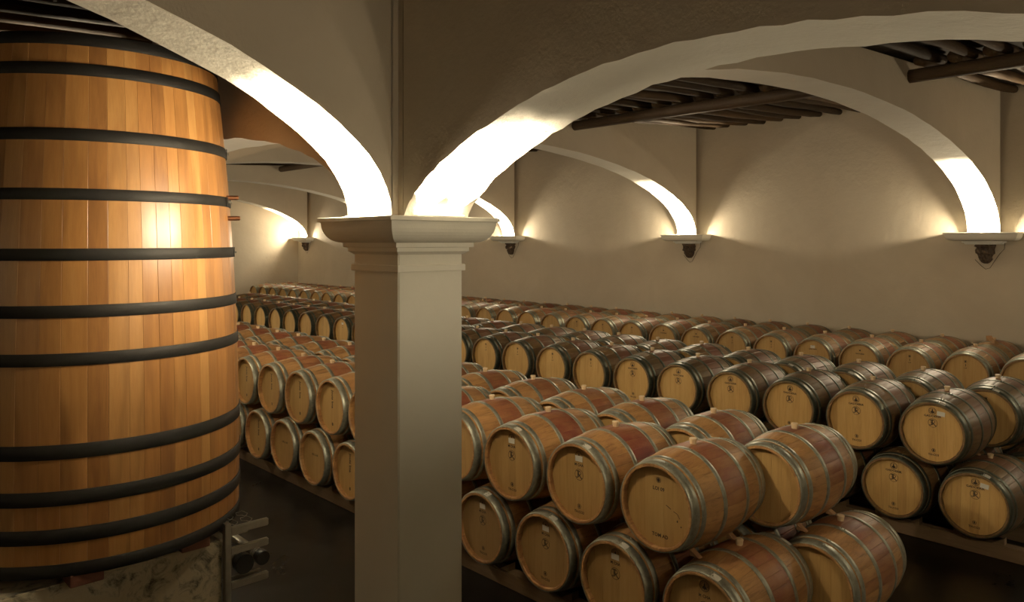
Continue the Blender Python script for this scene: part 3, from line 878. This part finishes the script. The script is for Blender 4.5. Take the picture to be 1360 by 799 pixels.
wedge(4.45, 2.93, top_l - .045, PI / 2, 'dark wooden wedge close to the front hoops under the lot-numbered barrel', .8)
wedge(5.86, 2.64, top_l - .028, PI / 2, 'pale wooden wedge under the purple-bellied barrel of the back row', .8)
wedge(5.42, 2.66, top_l - .045, PI / 2, 'dark wooden wedge under the front hoops of the purple-bellied barrel', .8)
wedge(8.50, 2.39, top_l - .02, PI / 2, 'pale wooden wedge beside the lower end barrel of the middle stack', .8)
wedge(12.80, 3.42, ZT + .345, .6, 'dark wedge lying on a barrel against the rear wall', 1.3)
wedge(12.60, 3.30, ZT + .34, 2.6, 'small dark wedge beside the other wedge on a wall row barrel', 1.0)

# ------------------------------------------------------------------ big wooden tank
TX, TY = 1.5197, 5.8044
hz = [1.1942, 1.0139, .6241, .2738, -.077, -.4049, -.6788, -1.203, -1.4667, -1.682, -1.8799]
hr = [.7789, .7989, .8372, .8662, .89, .9076, .9188, .9314, .9334, .9328, .9305]
def tr(z):   # z relative to the camera height; radius profile of the fitted hoops
    D = 6.0; h = z / D; return D * (.1475 - .0638 * h - .1267 * h * h)
tank = bpy.data.objects.new('wooden_tank', None); COL.objects.link(tank); tank.location = (TX, TY, 0)
tag(tank, 'tall tapering wooden fermentation tank with black iron hoops on a marble base', 'tank')
angs = []; a = 0.0; rt = random.Random(11)
while a < 2 * PI - .06:
    angs.append(a); a += rt.uniform(.085, .16)
angs.append(2 * PI)
zs = [1.215] + [1.1 - .25 * k for k in range(12)] + [-1.915]
for a0, a1 in zip(angs, angs[1:]):
    bm = bmesh.new(); rings = []; am = (a0 + a1) / 2; h = (a1 - a0) / 2 - .00035
    pr = rt.uniform(-.0004, .0004)
    for z in zs:
        r = tr(z) + pr
        rings.append([bm.verts.new((rr * math.sin(q), rr * math.cos(q), z + CZ)) for rr, q in ((r - .05, -h), (r - .001, -h), (r, -h * .97), (r, 0), (r, h * .97), (r - .001, h), (r - .05, h))])
    for p, q in zip(rings, rings[1:]):
        for k in range(7):
            bm.faces.new((p[k], p[(k + 1) % 7], q[(k + 1) % 7], q[k]))
    bm.faces.new(rings[0]); bm.faces.new(rings[-1])
    link('stave', mesh_of(bm, 'tank stave', M_tank, 'auto'), tank, (0, 0, 0), (0, 0, -am))
hw = [.036, .036, .036, .034, .035, .036, .036, .042, .042, .042, .038]
for i, z in enumerate(hz):
    bm = bmesh.new(); rings = []; n = 120
    for zz, d in ((z + hw[i], -.002), (z + hw[i], .005), (z + hw[i] - .001, .006), (z - hw[i] + .001, .006), (z - hw[i], .005), (z - hw[i], -.002)):
        r = tr(zz) + d
        rings.append([bm.verts.new((r * math.sin(2 * PI * k / n), r * math.cos(2 * PI * k / n), zz + CZ)) for k in range(n)])
    for p, q in zip(rings, rings[1:]):
        for k in range(n):
            f = bm.faces.new((p[k], p[(k + 1) % n], q[(k + 1) % n], q[k])); f.smooth = True
    link('hoop', mesh_of(bm, 'tank hoop', M_iron), tank)
for nm, z, r in (('lid', 1.19, tr(1.19) - .052), ('tank_bottom', -1.87, tr(-1.87) - .052)):
    bm = bmesh.new(); tube(bm, [(0, 0, z + CZ), (0, 0, z + CZ - .04)], r, 64); link(nm, mesh_of(bm, nm, M_tank), tank)
# direction of the silhouette as seen from the camera side, for plates and pegs
def side_dir(off): 
    a = math.atan2(-.391, .921) + off; return Vector((math.cos(a), math.sin(a), 0))
for z, kind in ((.305, 'peg'), (.16, 'peg')):
    d = side_dir(-.20); r = tr(z); bm = bmesh.new()
    e = side_dir(.12)
    tube(bm, [d * (r - .02) + Vector((0, 0, z + CZ)), d * (r + .004) + e * .07 + Vector((0, 0, z + CZ + .002)), d * (r + .004) + e * .075 + Vector((0, 0, z + CZ + .002))], [.016, .016, .013], 14)
    link('copper_peg', mesh_of(bm, 'copper peg', M_copper), tank)
for hi_, off in ((3, -.17), (2, -.03), (4, -.03)):
    z = hz[hi_]; d = side_dir(off); tq = Vector((-d.y, d.x, 0)); r = tr(z) + .006
    bm = bmesh.new()
    rings = []
    ww = .16 if hi_ == 3 else .04
    for k in range(7):
        dd = side_dir(off + (k - 3) / 3 * ww / 2 / r)
        rings.append([bm.verts.new(dd * rr + Vector((0, 0, z + CZ + q))) for rr, q in ((r, -hw[hi_]), (r + .006, -hw[hi_]), (r + .006, hw[hi_]), (r, hw[hi_]))])
    for p, q in zip(rings, rings[1:]):
        for k in range(4): bm.faces.new((p[k], p[(k + 1) % 4], q[(k + 1) % 4], q[k]))
    bm.faces.new(rings[0]); bm.faces.new(rings[-1])
    pl = link('hoop_plate', mesh_of(bm, 'hoop plate', M_iron), tank)
    for k in range(3 if hi_ == 3 else 1):
        dd = side_dir(off + (k - 1) * .05 * (hi_ == 3)); bm = bmesh.new()
        tube(bm, [dd * (r + .004) + Vector((0, 0, z + CZ)), dd * (r + .018) + Vector((0, 0, z + CZ))], .008, 8)
        link('bolt', mesh_of(bm, 'bolt', M_steel), pl)

# marble plinth, bearers, rack with capped pipes
PZ = CZ - 1.985
bm = bmesh.new(); box(bm, (-.75, 5.04, 0), (2.085, 6.65, PZ), 0, .008)
pl = link('marble_plinth', mesh_of(bm, 'marble plinth', M_marble)); tag(pl, 'veined cream marble plinth under the wooden tank', 'plinth')
for i, (x, lab) in enumerate(((.55, 'reddish timber bearer under the tank, cut by the left edge of the view'), (1.25, 'reddish timber bearer under the middle of the tank'), (1.90, 'reddish timber bearer under the tank near the steel post'))):
    o = boxo('timber_bearer', (x - .09, 4.93 if i < 2 else 5.0, PZ), (x + .09, 6.5, CZ - 1.916), M_bearer, bev=.004); tag(o, lab, 'bearer', 'timber bearers under the tank')
rack = bpy.data.objects.new('steel_rack', None); COL.objects.link(rack); rack.location = (2.11, 5.02, 0)
tag(rack, 'steel post with short bracket arms at the corner of the marble plinth', 'rack')
boxo('post', (-.022, -.03, 0), (.018, .02, CZ - 1.87), M_steel, rack, .003)
for z in (-1.925, -2.06, -2.29):
    boxo('arm', (.018, -.02, CZ + z - .025), (.285, .012, CZ + z + .025), M_steel, rack, .006)
    if -2.2 < z < -2.0: boxo('arm', (.018, .30, CZ + z - .025), (.285, .332, CZ + z + .025), M_steel, rack, .006)
boxo('post', (-.022, .29, 0), (.018, .34, CZ - 1.87), M_steel, rack, .003)
bm = bmesh.new(); tube(bm, [(.03, .3, CZ - 1.97), (.09, 0, CZ - 2.04)], .012, 10); link('brace', mesh_of(bm, 'brace', M_steel), rack)
bm = bmesh.new()
for j in range(2):
    for k in range(2):
        pts = [(2.16 + .1 * k + .035 * math.cos(q * PI / 6) + .012 * j, 5.06 + .10 * j + .05 * math.sin(q * PI / 6), CZ - 1.893 + .004 * (q % 3) + .006 * j) for q in range(13)]
        tube(bm, pts, 0.002, 6)
tag(link('wire_coil', mesh_of(bm, 'wire coil', M_steel)), 'loose coil of shiny wire lying on the upper bracket arm', 'wire')
def capped(x, y, z, r, lab):
    t = bpy.data.objects.new('capped_pipe', None); COL.objects.link(t); t.location = (x, y, z)
    tag(t, lab, 'pipe', 'capped pipes on the steel rack')
    bm = bmesh.new(); tube(bm, [(0, .03, 0), (0, .62, 0)], r * .72, 20); link('pipe', mesh_of(bm, 'pipe', M_steel, True), t)
    bm = bmesh.new(); tube(bm, [(0, -.004, 0), (0, 0, 0), (0, .055, 0), (0, .06, 0)], [r * .93, r, r, r * .9], 28); link('end_cap', mesh_of(bm, 'end cap', M_rubber), t)
    bm = bmesh.new()
    for yy in (.09, .12): tube(bm, [(0, yy, 0), (0, yy + .014, 0)], r * .86, 24)
    tube(bm, [(0, .11, r * .8), (0, .11, r * 1.15)], .009, 8)
    link('clamp', mesh_of(bm, 'clamp', M_steel), t)
capped(2.245, 5.045, CZ - 2.19, .066, 'wider black-capped pipe on the steel rack, beside the post')
capped(2.42, 5.14, CZ - 2.225, .05, 'slimmer black-capped pipe with a shiny clamp, further from the post')
boxo('arm', (.0, .06, CZ - 2.295), (.27, .09, CZ - 2.27), M_steel, rack, .004)
